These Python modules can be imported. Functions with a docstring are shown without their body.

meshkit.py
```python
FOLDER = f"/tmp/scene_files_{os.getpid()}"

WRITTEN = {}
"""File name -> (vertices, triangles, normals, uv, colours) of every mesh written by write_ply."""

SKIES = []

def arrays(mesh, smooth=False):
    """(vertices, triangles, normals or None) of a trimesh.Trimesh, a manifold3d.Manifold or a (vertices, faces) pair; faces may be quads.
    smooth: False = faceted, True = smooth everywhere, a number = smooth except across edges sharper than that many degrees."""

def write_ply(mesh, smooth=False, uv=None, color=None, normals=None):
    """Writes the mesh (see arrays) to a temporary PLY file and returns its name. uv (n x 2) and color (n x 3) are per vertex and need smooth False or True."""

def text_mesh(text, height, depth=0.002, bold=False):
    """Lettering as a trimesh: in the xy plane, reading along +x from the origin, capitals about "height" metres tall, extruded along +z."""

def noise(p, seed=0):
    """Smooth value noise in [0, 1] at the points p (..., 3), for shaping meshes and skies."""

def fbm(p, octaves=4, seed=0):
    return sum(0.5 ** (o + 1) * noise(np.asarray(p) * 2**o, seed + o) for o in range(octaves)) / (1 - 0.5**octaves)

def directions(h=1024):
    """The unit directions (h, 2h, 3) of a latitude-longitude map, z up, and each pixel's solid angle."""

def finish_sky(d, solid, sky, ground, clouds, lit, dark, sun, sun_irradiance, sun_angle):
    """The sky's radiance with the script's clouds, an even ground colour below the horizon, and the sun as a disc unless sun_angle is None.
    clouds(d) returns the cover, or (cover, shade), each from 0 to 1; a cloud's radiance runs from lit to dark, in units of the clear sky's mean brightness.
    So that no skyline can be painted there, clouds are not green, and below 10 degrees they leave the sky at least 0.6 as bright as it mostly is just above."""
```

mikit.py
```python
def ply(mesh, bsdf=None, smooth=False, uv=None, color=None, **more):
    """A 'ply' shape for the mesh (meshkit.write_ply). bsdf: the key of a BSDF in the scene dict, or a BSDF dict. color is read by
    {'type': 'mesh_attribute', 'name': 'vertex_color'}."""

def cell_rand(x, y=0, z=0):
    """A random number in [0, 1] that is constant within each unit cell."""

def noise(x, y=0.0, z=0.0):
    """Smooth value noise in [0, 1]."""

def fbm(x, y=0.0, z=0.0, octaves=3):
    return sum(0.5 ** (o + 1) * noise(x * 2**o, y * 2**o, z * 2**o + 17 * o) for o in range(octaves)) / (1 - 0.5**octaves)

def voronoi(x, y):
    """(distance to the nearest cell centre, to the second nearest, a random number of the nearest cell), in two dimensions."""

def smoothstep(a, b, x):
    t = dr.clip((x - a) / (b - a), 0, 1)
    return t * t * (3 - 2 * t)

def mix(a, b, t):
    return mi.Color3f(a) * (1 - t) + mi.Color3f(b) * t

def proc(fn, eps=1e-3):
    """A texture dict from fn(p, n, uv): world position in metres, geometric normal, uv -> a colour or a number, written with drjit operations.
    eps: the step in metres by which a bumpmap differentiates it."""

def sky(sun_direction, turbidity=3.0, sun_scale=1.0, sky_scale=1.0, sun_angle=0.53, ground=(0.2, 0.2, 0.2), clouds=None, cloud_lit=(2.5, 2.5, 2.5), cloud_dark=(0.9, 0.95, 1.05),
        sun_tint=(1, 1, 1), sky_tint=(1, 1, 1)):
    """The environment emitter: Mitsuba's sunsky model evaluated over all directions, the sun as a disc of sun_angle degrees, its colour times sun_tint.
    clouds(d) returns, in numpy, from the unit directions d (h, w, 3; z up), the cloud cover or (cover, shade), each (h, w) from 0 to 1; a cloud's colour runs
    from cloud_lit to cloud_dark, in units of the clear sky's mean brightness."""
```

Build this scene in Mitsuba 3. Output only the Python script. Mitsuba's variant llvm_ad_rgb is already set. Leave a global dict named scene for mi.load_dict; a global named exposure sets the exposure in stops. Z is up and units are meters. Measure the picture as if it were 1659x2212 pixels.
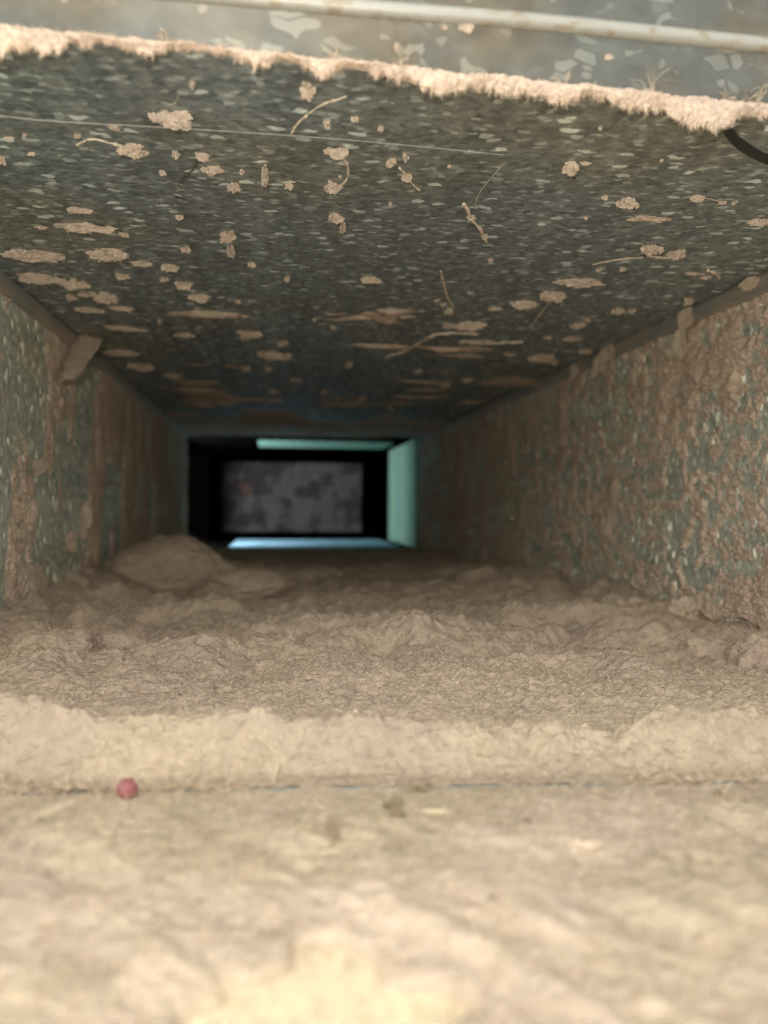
import math
import numpy as np, trimesh, mitsuba as mi, drjit as dr
import mikit, meshkit
from mikit import ply, proc, noise, fbm, voronoi, cell_rand, smoothstep, mix
T = mi.ScalarTransform4f
scene, labels = {}, {}

# ---------------------------------------------------------------- camera
CAM_FWD = (0.14451, 0.98947, -0.00765)
CAM_UP = (-0.00484, 0.00844, 0.99995)
scene['camera'] = {'type': 'thinlens', 'fov': 2 * math.degrees(math.atan(1659 / 2 / 1661.0)), 'fov_axis': 'x',
                   'to_world': T().look_at(origin=[0, 0, 0], target=list(CAM_FWD), up=list(CAM_UP)),
                   'aperture_radius': 0.0009, 'focus_distance': 0.185, 'near_clip': 0.005, 'far_clip': 50.0}
exposure = 0.34

# ---------------------------------------------------------------- light: even sky and unseen panes behind the camera
scene['sky'] = {'type': 'constant', 'radiance': {'type': 'rgb', 'value': [0.80, 0.80, 0.78]}}
UNSEEN_PANES = [dict(center=(-0.5, -1.0, 0.9), half=(0.75, 0.65), radiance=(1.8, 1.8, 1.7)),      # tall pane
           dict(center=(0.1, -1.5, 0.15), half=(1.9, 0.5), radiance=(0.75, 0.75, 0.70))]        # wide low pane
# unseen small lamp, up and left of the lens, placed to draw the thin dark shadows under the dust
LED = dict(center=(-0.012, -0.003, 0.022), radius=0.0028, radiance=(1400, 1345, 1200))
BRANCH_LIGHT = (72, 72, 77)

# ---------------------------------------------------------------- duct measures (metres)
TOP, LEFT, RIGHT, BOTTOM = 0.074, -0.0872, 0.1551, -0.0452
END1, END2, END3 = 0.81, 1.02, 1.335      # end of the first duct piece, of the turquoise piece, of the black-lined piece
SEAM_Y = 0.1222                           # where the sill meets the duct floor
CREASE = (np.float64(0.12927), np.float64(0.02341))
LIP_TOP = [(-0.0424, 0.07429), (-0.02223, 0.07479), (0.00063, 0.07457), (0.01852, 0.07486), (0.04064, 0.0743), (0.05785, 0.07459), (0.09068, 0.07434)]
LIP_LOW = [(-0.04442, 0.07004), (-0.0424, 0.07011), (-0.03831, 0.07111), (-0.03557, 0.0714), (-0.03418, 0.07111), (-0.03071, 0.07301), (-0.02755, 0.07334), (-0.02437, 0.07301), (-0.01935, 0.07213), (-0.01573, 0.07347), (-0.01135, 0.07468), (-0.00689, 0.07319), (-0.00314, 0.07152), (0.00215, 0.07396), (0.00484, 0.0727), (0.00755, 0.07105), (0.01143, 0.07337), (0.01536, 0.07298), (0.02013, 0.07252), (0.02335, 0.07126), (0.0266, 0.07015), (0.03109, 0.07098), (0.03564, 0.07213), (0.04066, 0.07132), (0.04575, 0.07156), (0.05091, 0.07042), (0.05523, 0.07311), (0.06052, 0.07155), (0.06856, 0.07188), (0.07175, 0.07008), (0.07495, 0.06903), (0.08003, 0.06871), (0.08419, 0.07171), (0.09071, 0.07169), (0.09462, 0.07179)]
COLLAR_AX = (0.99973, 0.02341, 0.0)
COLLAR_UP = (0.0117, -0.49977, 0.86608)
COLLAR_BITS = [(0.0318, 0.00798, 0.00246, 0.00188), (0.05785, 0.00536, 0.00159, 0.00072), (0.02063, 0.00918, 0.00101, 0.00101), (0.02027, 0.0034, 0.00072, 0.00101), (0.02811, 0.00698, 0.00087, 0.00058)]
BEAD = [(0.00342, 0.00815), (0.04308, 0.00931), (0.08699, 0.0099)]
CREST = [(-0.04925, -0.03296), (-0.04489, -0.03333), (-0.03752, -0.03465), (-0.03002, -0.03679), (-0.01622, -0.03775), (-0.0028, -0.03577), (0.00448, -0.03798), (0.0202, -0.0376), (0.03473, -0.03936), (0.04349, -0.04034), (0.05059, -0.03844), (0.06148, -0.04133), (0.07255, -0.03697), (0.08774, -0.03655), (0.09545, -0.03967), (0.10147, -0.04077)]
BIG_CLUMPS = [(-0.01921, 0.15075, np.float64(0.00563), 0.00293, 0.0024, 'wide tattered dust clump with a thin curl above it', 'wide tattered dust clump'), (-0.02916, 0.16558, np.float64(0.00439), 0.00225, 0.00167, 'dust clump at the end of a pale dusty string', 'clump with the left-curving string'), (0.00585, 0.13655, np.float64(0.00214), 0.00197, 0.00178, 'hanging dust tuft just under the ragged dust lip', 'hanging tuft under the dust lip'), (0.01304, 0.1599, np.float64(0.00366), 0.0021, 0.00162, 'dust clump at the upper end of a hooked dusty string', 'clump atop the hooked string'), (0.01355, 0.17728, np.float64(0.00299), 0.00239, 0.00166, 'dust clump at the lower end of a hooked dusty string', 'clump ending the hooked string'), (0.01565, 0.19646, np.float64(0.00308), 0.00249, 0.00156, 'round dust clump beside a narrow drooping tuft', 'round clump by a drooping tuft'), (0.01802, 0.20167, np.float64(0.00146), 0.00357, 0.00219, 'narrow drooping dust tuft beside a round clump', 'narrow drooping tuft'), (-0.01311, 0.17283, np.float64(0.00354), 0.00192, 0.00137, 'oval dust clump', 'oval dust clump'), (-0.01485, 0.16664, np.float64(0.00201), 0.00163, 0.0012, 'dust clump with a dark thread running down from it', 'clump with the dark thread'), (0.06337, 0.15894, np.float64(0.00344), 0.00252, 0.00195, 'dust clump with a bristly lower edge', 'bristly-edged dust clump'), (0.08437, 0.17493, np.float64(0.00379), 0.00269, 0.0019, 'fan-shaped dust tuft', 'fan-shaped dust tuft'), (0.09527, 0.18522, np.float64(0.00892), 0.00268, 0.0006, 'flat dusty splinter lying crosswise', 'flat crosswise splinter'), (0.12318, 0.18161, np.float64(0.00503), 0.00193, 0.00131, 'dust clump cut by the right frame edge', 'clump at the right frame edge'), (0.10575, 0.20517, np.float64(0.00469), 0.00345, 0.00208, 'left of two dust clumps joined by a string', 'left of the two joined clumps'), (0.11536, 0.20808, np.float64(0.00476), 0.0033, 0.00195, 'right of two dust clumps joined by a string', 'right of the two joined clumps'), (-0.04964, 0.21323, np.float64(0.01078), 0.00323, 0.00185, 'broad ragged dust flake', 'broad ragged flake'), (-0.04792, 0.202, np.float64(0.00462), 0.00191, 0.00117, 'thin pointed dust wisp over a broad flake', 'thin pointed wisp'), (-0.06948, 0.23885, np.float64(0.01294), 0.00468, 0.00242, 'long arched dust flake near the left edge', 'long arched flake'), (-0.04809, 0.23441, np.float64(0.00903), 0.00483, 0.00254, 'two-lobed dust flake', 'two-lobed flake'), (0.10024, 0.23952, np.float64(0.01327), 0.00398, 0.00173, 'lifting dust flake above a dark shadow', 'lifting dust flake'), (0.09496, 0.25486, np.float64(0.00798), 0.00533, 0.00258, 'lumpy dust flake at the end of a row', 'lumpy flake ending a row'), (0.08954, 0.26836, np.float64(0.00808), 0.00464, 0.00213, 'middle dust flake of a slanting row', 'middle flake of the slanting row'), (0.07954, 0.302, np.float64(0.00836), 0.00641, 0.00262, 'triangular dust flake in the dark part', 'triangular flake'), (-0.00197, 0.17189, np.float64(0.00135), 0.00398, 0.00286, 'tall narrow dust tuft', 'tall narrow tuft'), (-0.00901, 0.18096, np.float64(0.00218), 0.0023, 0.00157, 'forked dust tuft', 'forked dust tuft'), (-0.01232, 0.21376, np.float64(0.00335), 0.00321, 0.00185, 'dust clump above a small hanging tuft', 'clump above a hanging tuft'), (-0.01207, 0.22564, np.float64(0.0019), 0.00447, 0.00245, 'small hanging tuft below a dust clump', 'small hanging tuft'), (0.02488, 0.16289, np.float64(0.00177), 0.00171, 0.00129, 'squarish dust tuft', 'squarish dust tuft'), (0.09948, 0.17053, np.float64(0.00267), 0.0017, 0.00123, 'dust clump with a short tail to the right', 'clump with a short tail'), (-0.02351, 0.3016, np.float64(0.01453), 0.00436, 0.00153, 'long thin dust streak', 'long thin streak'), (0.00031, 0.37805, np.float64(0.01411), 0.00921, 0.003, 'hooked dust flake in the dark part', 'hooked flake in the dark'), (-0.07492, 0.26298, np.float64(0.00982), 0.00446, 0.00209, 'knobbly dust flake over the left corner seam', 'knobbly flake over the corner seam'), (-0.06527, 0.26801, np.float64(0.00742), 0.00505, 0.00232, 'flat square dust flake', 'flat square flake'), (-0.059, 0.28399, np.float64(0.0065), 0.00567, 0.00246, 'blocky dust flake near the curled flap', 'blocky flake near the curled flap'), (0.0313, 0.24813, np.float64(0.00538), 0.00289, 0.00143, 'bright dust speck low in the middle', 'bright speck low in the middle'), (0.12998, 0.36086, np.float64(0.00956), 0.00839, 0.00287, 'dust clump beside the right corner seam', 'clump beside the right corner seam')]
SMALL_CLUMPS = [(-0.01415, 0.1387, np.float64(0.00084), 0.00124, 0.0011), (-0.03091, 0.15711, np.float64(0.0017), 0.00101, 0.00079), (-0.03882, 0.16158, np.float64(0.00117), 0.00107, 0.00082), (-0.05277, 0.16509, np.float64(0.00199), 0.00064, 0.0005), (-0.04936, 0.16318, np.float64(0.00069), 0.00062, 0.0005), (-0.05055, 0.17169, np.float64(0.00114), 0.00086, 0.00062), (-0.0576, 0.17526, np.float64(0.00148), 0.00162, 0.00114), (-0.02673, 0.16717, np.float64(0.00161), 0.00115, 0.00085), (-0.02017, 0.16672, np.float64(0.00161), 0.0013, 0.00096), (-0.02433, 0.17647, np.float64(0.00127), 0.00128, 0.00089), (-0.00694, 0.17349, np.float64(0.00104), 0.00106, 0.00075), (0.00375, 0.1788, np.float64(0.00161), 0.00169, 0.00116), (0.0101, 0.14824, np.float64(0.00125), 0.0009, 0.00075), (0.01028, 0.15069, np.float64(0.00091), 0.00053, 0.0005), (0.01519, 0.14654, np.float64(0.00141), 0.00088, 0.00074), (0.02075, 0.14925, np.float64(0.0009), 0.00104, 0.00086), (-0.02367, 0.20278, np.float64(0.00146), 0.00169, 0.00103), (-0.06105, 0.21665, np.float64(0.00287), 0.0011, 0.00063), (-0.04021, 0.21839, np.float64(0.00237), 0.00168, 0.00095), (-0.02483, 0.22742, np.float64(0.00246), 0.00273, 0.00148), (-0.04787, 0.25787, np.float64(0.00373), 0.00273, 0.0013), (-0.06452, 0.28075, np.float64(0.00507), 0.00323, 0.00142), (-0.06827, 0.30445, np.float64(0.0099), 0.00326, 0.00132), (-0.05573, 0.30046, np.float64(0.00796), 0.00239, 0.00098), (-0.07052, 0.28642, np.float64(0.00276), 0.00384, 0.00166), (-0.0398, 0.24367, np.float64(0.00528), 0.00243, 0.00123), (-0.03177, 0.24526, np.float64(0.00443), 0.00352, 0.00177), (-0.03505, 0.2594, np.float64(0.0025), 0.00236, 0.00112), (-0.02962, 0.26344, np.float64(0.00508), 0.00366, 0.00171), (-0.02574, 0.27863, np.float64(0.00604), 0.00455, 0.00201), (-0.00624, 0.23911, np.float64(0.00202), 0.00201, 0.00104), (0.00454, 0.25167, np.float64(0.00182), 0.0026, 0.00127), (-0.01261, 0.28322, np.float64(0.00205), 0.00235, 0.00102), (-0.03737, 0.34186, np.float64(0.00617), 0.00411, 0.00148), (-0.00957, 0.3347, np.float64(0.00887), 0.00591, 0.00218), (-0.01439, 0.42025, np.float64(0.00607), 0.00517, 0.00152), (0.00441, 0.35147, np.float64(0.00466), 0.00507, 0.00178), (0.02433, 0.31668, np.float64(0.00191), 0.00294, 0.00114), (0.01653, 0.30626, np.float64(0.00148), 0.0022, 0.00089), (0.03893, 0.39635, np.float64(0.00334), 0.00736, 0.00229), (-0.06098, 0.33389, np.float64(0.01327), 0.00398, 0.00121), (-0.07375, 0.38638, np.float64(0.01303), 0.00612, 0.00195), (-0.06875, 0.42204, np.float64(0.01118), 0.00939, 0.00274), (-0.05545, 0.44956, np.float64(0.0092), 0.0071, 0.00195), (-0.04868, 0.56537, np.float64(0.0177), 0.01685, 0.00368), (-0.03153, 0.55038, np.float64(0.00994), 0.0142, 0.00318), (-0.04446, 0.31626, np.float64(0.00152), 0.0041, 0.0016), (-0.01181, 0.34312, np.float64(0.00413), 0.00345, 0.00124), (0.0274, 0.16008, np.float64(0.00116), 0.00165, 0.00127), (0.02963, 0.16984, np.float64(0.00184), 0.00169, 0.00123), (0.03769, 0.16359, np.float64(0.00069), 0.00078, 0.00059), (0.06287, 0.14246, np.float64(0.0006), 0.00071, 0.00062), (0.07817, 0.17392, np.float64(0.00126), 0.00106, 0.00075), (0.06631, 0.1577, np.float64(0.00247), 0.00074, 0.0005), (0.10713, 0.17233, np.float64(0.00145), 0.00104, 0.00075), (0.11008, 0.17185, np.float64(0.00103), 0.00104, 0.00074), (0.04626, 0.1839, np.float64(0.001), 0.00119, 0.0008), (0.04991, 0.19115, np.float64(0.00207), 0.0015, 0.00097), (0.05705, 0.20351, np.float64(0.00147), 0.0017, 0.00103), (0.08176, 0.27704, np.float64(0.00534), 0.00225, 0.001), (0.10001, 0.22715, np.float64(0.00191), 0.00151, 0.00082), (0.10693, 0.22506, np.float64(0.00217), 0.00148, 0.00081), (0.13122, 0.22589, np.float64(0.00598), 0.0018, 0.00065), (0.13656, 0.22825, np.float64(0.00275), 0.00183, 0.00099), (0.05832, 0.2701, np.float64(0.00163), 0.00171, 0.00078), (0.06155, 0.27465, np.float64(0.00198), 0.00177, 0.00079), (0.06555, 0.28293, np.float64(0.00273), 0.00328, 0.00143), (0.07184, 0.30572, np.float64(0.00552), 0.00383, 0.00155), (0.09039, 0.33486, np.float64(0.0121), 0.00363, 0.00121), (0.12175, 0.29522, np.float64(0.00533), 0.00459, 0.00192), (0.12249, 0.2878, np.float64(0.00277), 0.00291, 0.00125), (0.12995, 0.32012, np.float64(0.00848), 0.0036, 0.00139), (0.11853, 0.32053, np.float64(0.00425), 0.00271, 0.00104), (0.14023, 0.37236, np.float64(0.00448), 0.00487, 0.00161), (0.14624, 0.25462, np.float64(0.00307), 0.00342, 0.00166), (0.13278, 0.27149, np.float64(0.00262), 0.00302, 0.00137), (0.12758, 0.2721, np.float64(0.0036), 0.0039, 0.00177), (0.11323, 0.35966, np.float64(0.00476), 0.00303, 0.00104), (0.14554, 0.34436, np.float64(0.0058), 0.00486, 0.00174), (0.08675, 0.5674, np.float64(0.00478), 0.00943, 0.00205), (0.07865, 0.41056, np.float64(0.00445), 0.00494, 0.00148), (0.10269, 0.45422, np.float64(0.00656), 0.00604, 0.00164), (0.11213, 0.43531, np.float64(0.00577), 0.00555, 0.00157), (0.05999, 0.52225, np.float64(0.00566), 0.00959, 0.00226), (0.03294, 0.49564, np.float64(0.00477), 0.00719, 0.00179), (0.01385, 0.45333, np.float64(0.00491), 0.00602, 0.00164), (0.00053, 0.5013, np.float64(0.00604), 0.00883, 0.00217), (0.0643, 0.22309, np.float64(0.00107), 0.00146, 0.00081), (0.07886, 0.18728, np.float64(0.0009), 0.00082, 0.00054), (0.08166, 0.15369, np.float64(0.00056), 0.00055, 0.0005), (0.0282, 0.18572, np.float64(0.00089), 0.00101, 0.00067), (0.01483, 0.17251, np.float64(0.00083), 0.0007, 0.0005), (-0.00208, 0.41803, np.float64(0.00352), 0.00512, 0.00151)]
STRINGS = [([(-0.03987, 0.16526, 0.07356), (-0.03757, 0.16308, 0.07356), (-0.03516, 0.1623, 0.07356), (-0.03313, 0.16338, 0.07356), (-0.03089, 0.16444, 0.07356)], 0.00022, 'pale dusty string curving left from a dust clump'), ([(0.01503, 0.16351, 0.07356), (0.01622, 0.16857, 0.07356), (0.01641, 0.17264, 0.07356), (0.01584, 0.17549, 0.07356), (0.01508, 0.17767, 0.07356)], 0.00022, 'hooked dusty string between two dust clumps'), ([(0.0129, 0.1384, 0.07364), (0.01073, 0.14035, 0.07364), (0.00834, 0.14252, 0.07364), (0.00613, 0.14644, 0.07364), (0.00434, 0.1503, 0.07364), (0.00355, 0.15398, 0.07364)], 0.00018, 'long slanting dusty string left of the small tufts'), ([(0.04582, 0.18219, 0.0734), (0.04831, 0.18775, 0.0734), (0.05034, 0.19182, 0.0734), (0.05377, 0.19722, 0.0734), (0.05595, 0.20139, 0.0734), (0.05883, 0.20791, 0.0734)], 0.0003, 'beaded dust string hanging right of the middle'), ([(0.10062, 0.17047, 0.07372), (0.10325, 0.17089, 0.07372), (0.10675, 0.1723, 0.07372)], 0.00014, 'short thread between two dust tufts near the right edge'), ([(0.10779, 0.21104, 0.0734), (0.11152, 0.21211, 0.0734), (0.11484, 0.21156, 0.0734), (0.11598, 0.20969, 0.0734)], 0.0003, 'thread joining two dust clumps on the right'), ([(0.09597, 0.22235, 0.0736), (0.10025, 0.21719, 0.0736), (0.10782, 0.21335, 0.0736)], 0.0002, 'thin thread running left from the joined clumps'), ([(0.05491, 0.37053, 0.0728), (0.06034, 0.35818, 0.0728), (0.06431, 0.34163, 0.0728), (0.06761, 0.32105, 0.0728), (0.07627, 0.316, 0.0728), (0.08548, 0.31528, 0.0728)], 0.0006, 'thick dusty streak bending across the dark ceiling'), ([(0.08236, 0.33247, 0.0732), (0.09652, 0.33392, 0.0732), (0.1101, 0.32957, 0.0732)], 0.0004, 'straight dusty streak in the dark ceiling part'), ([(0.02705, 0.16571, 0.07368), (0.02873, 0.16827, 0.07368), (0.03072, 0.17237, 0.07368), (0.03376, 0.17707, 0.07368)], 0.00016, 'fine thread under the squarish dust tuft'), ([(-0.01492, 0.16746, 0.07368), (-0.01706, 0.17277, 0.07368), (-0.01941, 0.17818, 0.07368), (-0.02148, 0.18203, 0.07368)], 0.00016, 'dark thread slanting down from a dust clump'), ([(-0.02036, 0.18501, 0.0738), (-0.0222, 0.18638, 0.0738), (-0.02312, 0.1887, 0.0738)], 0.0001, 'short fine hair below the dark thread'), ([(0.04904, 0.16, 0.07372), (0.04827, 0.16791, 0.07372), (0.04792, 0.17436, 0.07372), (0.04828, 0.17976, 0.07372), (0.04949, 0.18597, 0.07372)], 0.00014, 'fine bent thread left of the bristly clump'), ([(0.05173, 0.23508, 0.0734), (0.06027, 0.26311, 0.0734), (0.066, 0.27735, 0.0734)], 0.0003, 'faint thread above a chain of dust specks'), ([(0.10312, 0.29728, 0.0734), (0.09739, 0.25685, 0.0734), (0.10436, 0.26819, 0.0734)], 0.0003, 'faint looped thread beside the dust flake row'), ([(0.13267, 0.2205, 0.0732), (0.13636, 0.22274, 0.0732), (0.1404, 0.22699, 0.0732)], 0.0004, 'short upright fibre near the right corner seam'), ([(-0.01703, 0.14311, 0.0738), (-0.01772, 0.14547, 0.0738), (-0.01924, 0.14702, 0.0738)], 0.0001, 'thin curl above the wide tattered clump')]
LONG_HAIR = [(-0.05229, 0.14873, 0.0705), (-0.03973, 0.14945, 0.0705), (-0.01639, 0.14856, 0.0705), (0.00958, 0.14811, 0.0705), (0.02774, 0.14867, 0.0705), (0.04584, 0.1496, 0.0705)]
BLACK_STRIP = [(0.08198, 0.13516, 0.0733), (0.0853, 0.13714, 0.0733), (0.08959, 0.14114, 0.0733), (0.09456, 0.14493, 0.0733), (0.09965, 0.1479, 0.0733), (0.10485, 0.15035, 0.0733), (0.11274, 0.15344, 0.0733)]
WALL_FIBRES = [([(0.1531, 0.32132, 0.0561), (0.1531, 0.31461, 0.05322), (0.1531, 0.30402, 0.05061), (0.1531, 0.29487, 0.04978), (0.1531, 0.29033, 0.05076)], 'pale curved fibre high on the right wall')]
FLOOR_FIBRES = [([(0.0765, 0.17, -0.04421), (0.07854, 0.17, -0.04156), (0.07783, 0.17, -0.03894)], 0.00012, 'fine upright fibre behind the lint crest'), ([(0.07691, 0.168, -0.03848), (0.07841, 0.168, -0.04216), (0.08071, 0.168, -0.04524), (0.083, 0.168, -0.04682)], 0.00012, 'fine curved fibre leaning on the lint crest at right'), ([(0.0611, 0.127, -0.04364), (0.06584, 0.127, -0.04301), (0.07197, 0.127, -0.04408), (0.07997, 0.127, -0.04674), (0.0886, 0.127, -0.05181)], 0.0003, 'thick pale fibre arching over the right end of the seam'), ([(0.08153, 0.128, -0.04949), (0.08331, 0.128, -0.04664), (0.08238, 0.128, -0.04408), (0.08345, 0.128, -0.04203)], 0.00022, 'looped pale fibre near the right edge of the sill'), ([(-0.05419, 0.24, -0.04078), (-0.04887, 0.24, -0.04074), (-0.04673, 0.24, -0.04162), (-0.04619, 0.24, -0.04344)], 0.00022, 'pale bent fibre on the left of the lint carpet'), ([(-0.00182, 0.126, -0.03741), (0.00117, 0.126, -0.0413), (0.00044, 0.126, -0.04504)], 0.00015, 'thin fibre drooping over the lint crest'), ([(-0.02708, 0.112, -0.04136), (-0.03136, 0.112, -0.04308), (-0.03439, 0.112, -0.04549), (-0.03679, 0.112, -0.04855)], 0.00012, 'pale fibre lying on the left of the sill'), ([(0.03022, 0.089, -0.04411), (0.03609, 0.089, -0.0459), (0.03937, 0.089, -0.0481), (0.03851, 0.089, -0.05174), (0.03557, 0.089, -0.0552)], 0.0006, 'thick curved lint strand on the sill'), ([(0.05129, 0.087, -0.04818), (0.05681, 0.087, -0.04942), (0.05745, 0.087, -0.05205)], 0.0006, 'bent lint strand on the right of the sill')]
LUMPS = [(-0.05804, 0.4, -0.03306, 0.06141, 0.0289, 'large rounded lint clump against the left wall deep in the duct'), (-0.01187, 0.36, -0.03642, 0.04118, 0.013, 'low lint clump right of the large rounded clump'), (0.15342, 0.262, -0.03946, 0.0142, 0.01104, 'pale angular dust chunk at the foot of the right wall'), (0.16665, 0.262, -0.04171, 0.01104, 0.00883, 'flat pale dust flake leaning on the right wall'), (0.14657, 0.27, -0.04432, 0.01788, 0.01235, 'rounded dust lump left of the pale angular chunk'), (0.12233, 0.255, -0.04942, 0.01996, 0.0129, 'smooth lint lump in front of the right wall'), (0.1231, 0.226, -0.04818, 0.01497, 0.00898, 'fuzzy olive-tinged lint lump on the right'), (0.12662, 0.205, -0.04499, 0.02098, 0.01358, 'large lint mound at the right wall'), (0.13014, 0.19, -0.04263, 0.01258, 0.01487, 'lint mound cut by the right frame edge'), (0.02496, 0.232, -0.04204, 0.01816, 0.00782, 'fuzzy yellowish lint ball in the middle of the carpet'), (-0.04331, 0.225, -0.0402, 0.01626, 0.00813, 'lint lump near the left wall'), (-0.05716, 0.212, -0.03779, 0.01915, 0.00893, 'lint lump at the left edge of the carpet'), (0.1359, 0.42, -0.04065, 0.02781, 0.01163, 'lint lump deep in the duct near the right wall'), (0.11659, 0.31, -0.04574, 0.02426, 0.00859, 'orange-tinged lint lump before the right wall'), (0.15028, 0.4, -0.03887, 0.01445, 0.01204, 'upright dust flake at the foot of the right wall'), (0.07159, 0.37, -0.04338, 0.02673, 0.00802, 'low lint lump in the middle depth'), (0.00964, 0.3, -0.04275, 0.02529, 0.00831, 'low lint lump left of the middle')]
LEFT_FLAKES = [(-0.0872, 0.28571, -0.00511, np.float64(0.00894), np.float64(0.01376), 'torn dust flake hanging on the left wall'), (-0.0872, 0.2895, -0.03323, np.float64(0.01656), np.float64(0.01569), 'pinkish dust flap peeling from the foot of the left wall'), (-0.0872, 0.3044, 0.01368, np.float64(0.00403), np.float64(0.00476), 'small pale dust flake on the left wall'), (-0.0872, 0.37453, -0.00768, np.float64(0.00316), np.float64(0.01353), 'narrow dust streak on the left wall'), (-0.0872, 0.35144, -0.01631, np.float64(0.00381), np.float64(0.00762), 'short dust streak low on the left wall')]
FLAP = [(-0.08583, 0.345, 0.06609), (-0.08328, 0.36, 0.0793), (-0.07866, 0.37, 0.08306), (-0.07423, 0.352, 0.07094), (-0.07555, 0.338, 0.06116), (-0.07726, 0.325, 0.0512), (-0.08142, 0.315, 0.04673), (-0.08424, 0.33, 0.05653)]
SEAM_TUFTS = [(0.1521, 0.26728, 0.07095, np.float64(0.00492), np.float64(0.00722), 'dust tuft hanging from the right corner seam'), (0.1521, 0.33504, 0.07101, np.float64(0.0074), np.float64(0.00699), 'triangular dust tuft under the right corner seam'), (0.1521, 0.27106, 0.06229, np.float64(0.00433), np.float64(0.01165), 'long dust streamer below the right corner seam'), (0.1521, 0.22822, 0.07235, np.float64(0.0042), np.float64(0.00364), 'dust tuft on the near end of the right corner seam'), (0.1521, 0.37434, 0.06977, np.float64(0.00368), np.float64(0.00689), 'small dust tuft deep on the right corner seam'), (0.1521, 0.34508, 0.06687, np.float64(0.00424), np.float64(0.00847), 'dust streamer below the triangular tuft')]
BEAD_RED = (-0.02127, 0.12071, -0.0437)
CRUMBS = [(0.02316, 0.11867, -0.0442, 0.00331, 0.00172, 'dark olive crumb on the sill seam'), (0.01795, 0.11233, -0.0442, 0.00305, 0.00199, 'dark crumb row below the seam crumb'), (0.01797, 0.10737, -0.0442, 0.00199, 0.00132, 'small dark crumb on the sill'), (0.03533, 0.10222, -0.0442, 0.00093, 0.00079, 'tiny brown crumb on the right of the sill'), (0.04031, 0.09485, -0.0442, 0.00397, 0.00331, 'tan crumb on the right of the sill'), (0.06789, 0.10896, -0.0442, 0.00132, 0.00066, 'dark speck at the right end of the seam'), (0.00843, 0.10483, -0.0442, 0.00159, 0.0053, 'brown slanting lint clump drawn for a shaded hollow below the seam crumbs'), (0.02334, 0.109, -0.0442, 0.00371, 0.00119, 'pale cream chip on the sill below the seam')]

rng = np.random.default_rng(7)


def numbered(name):
    if name not in USED:
        USED[name] = 0
        return name
    USED[name] += 1
    return f"{name}_{USED[name]:03d}"


USED = {}


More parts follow.
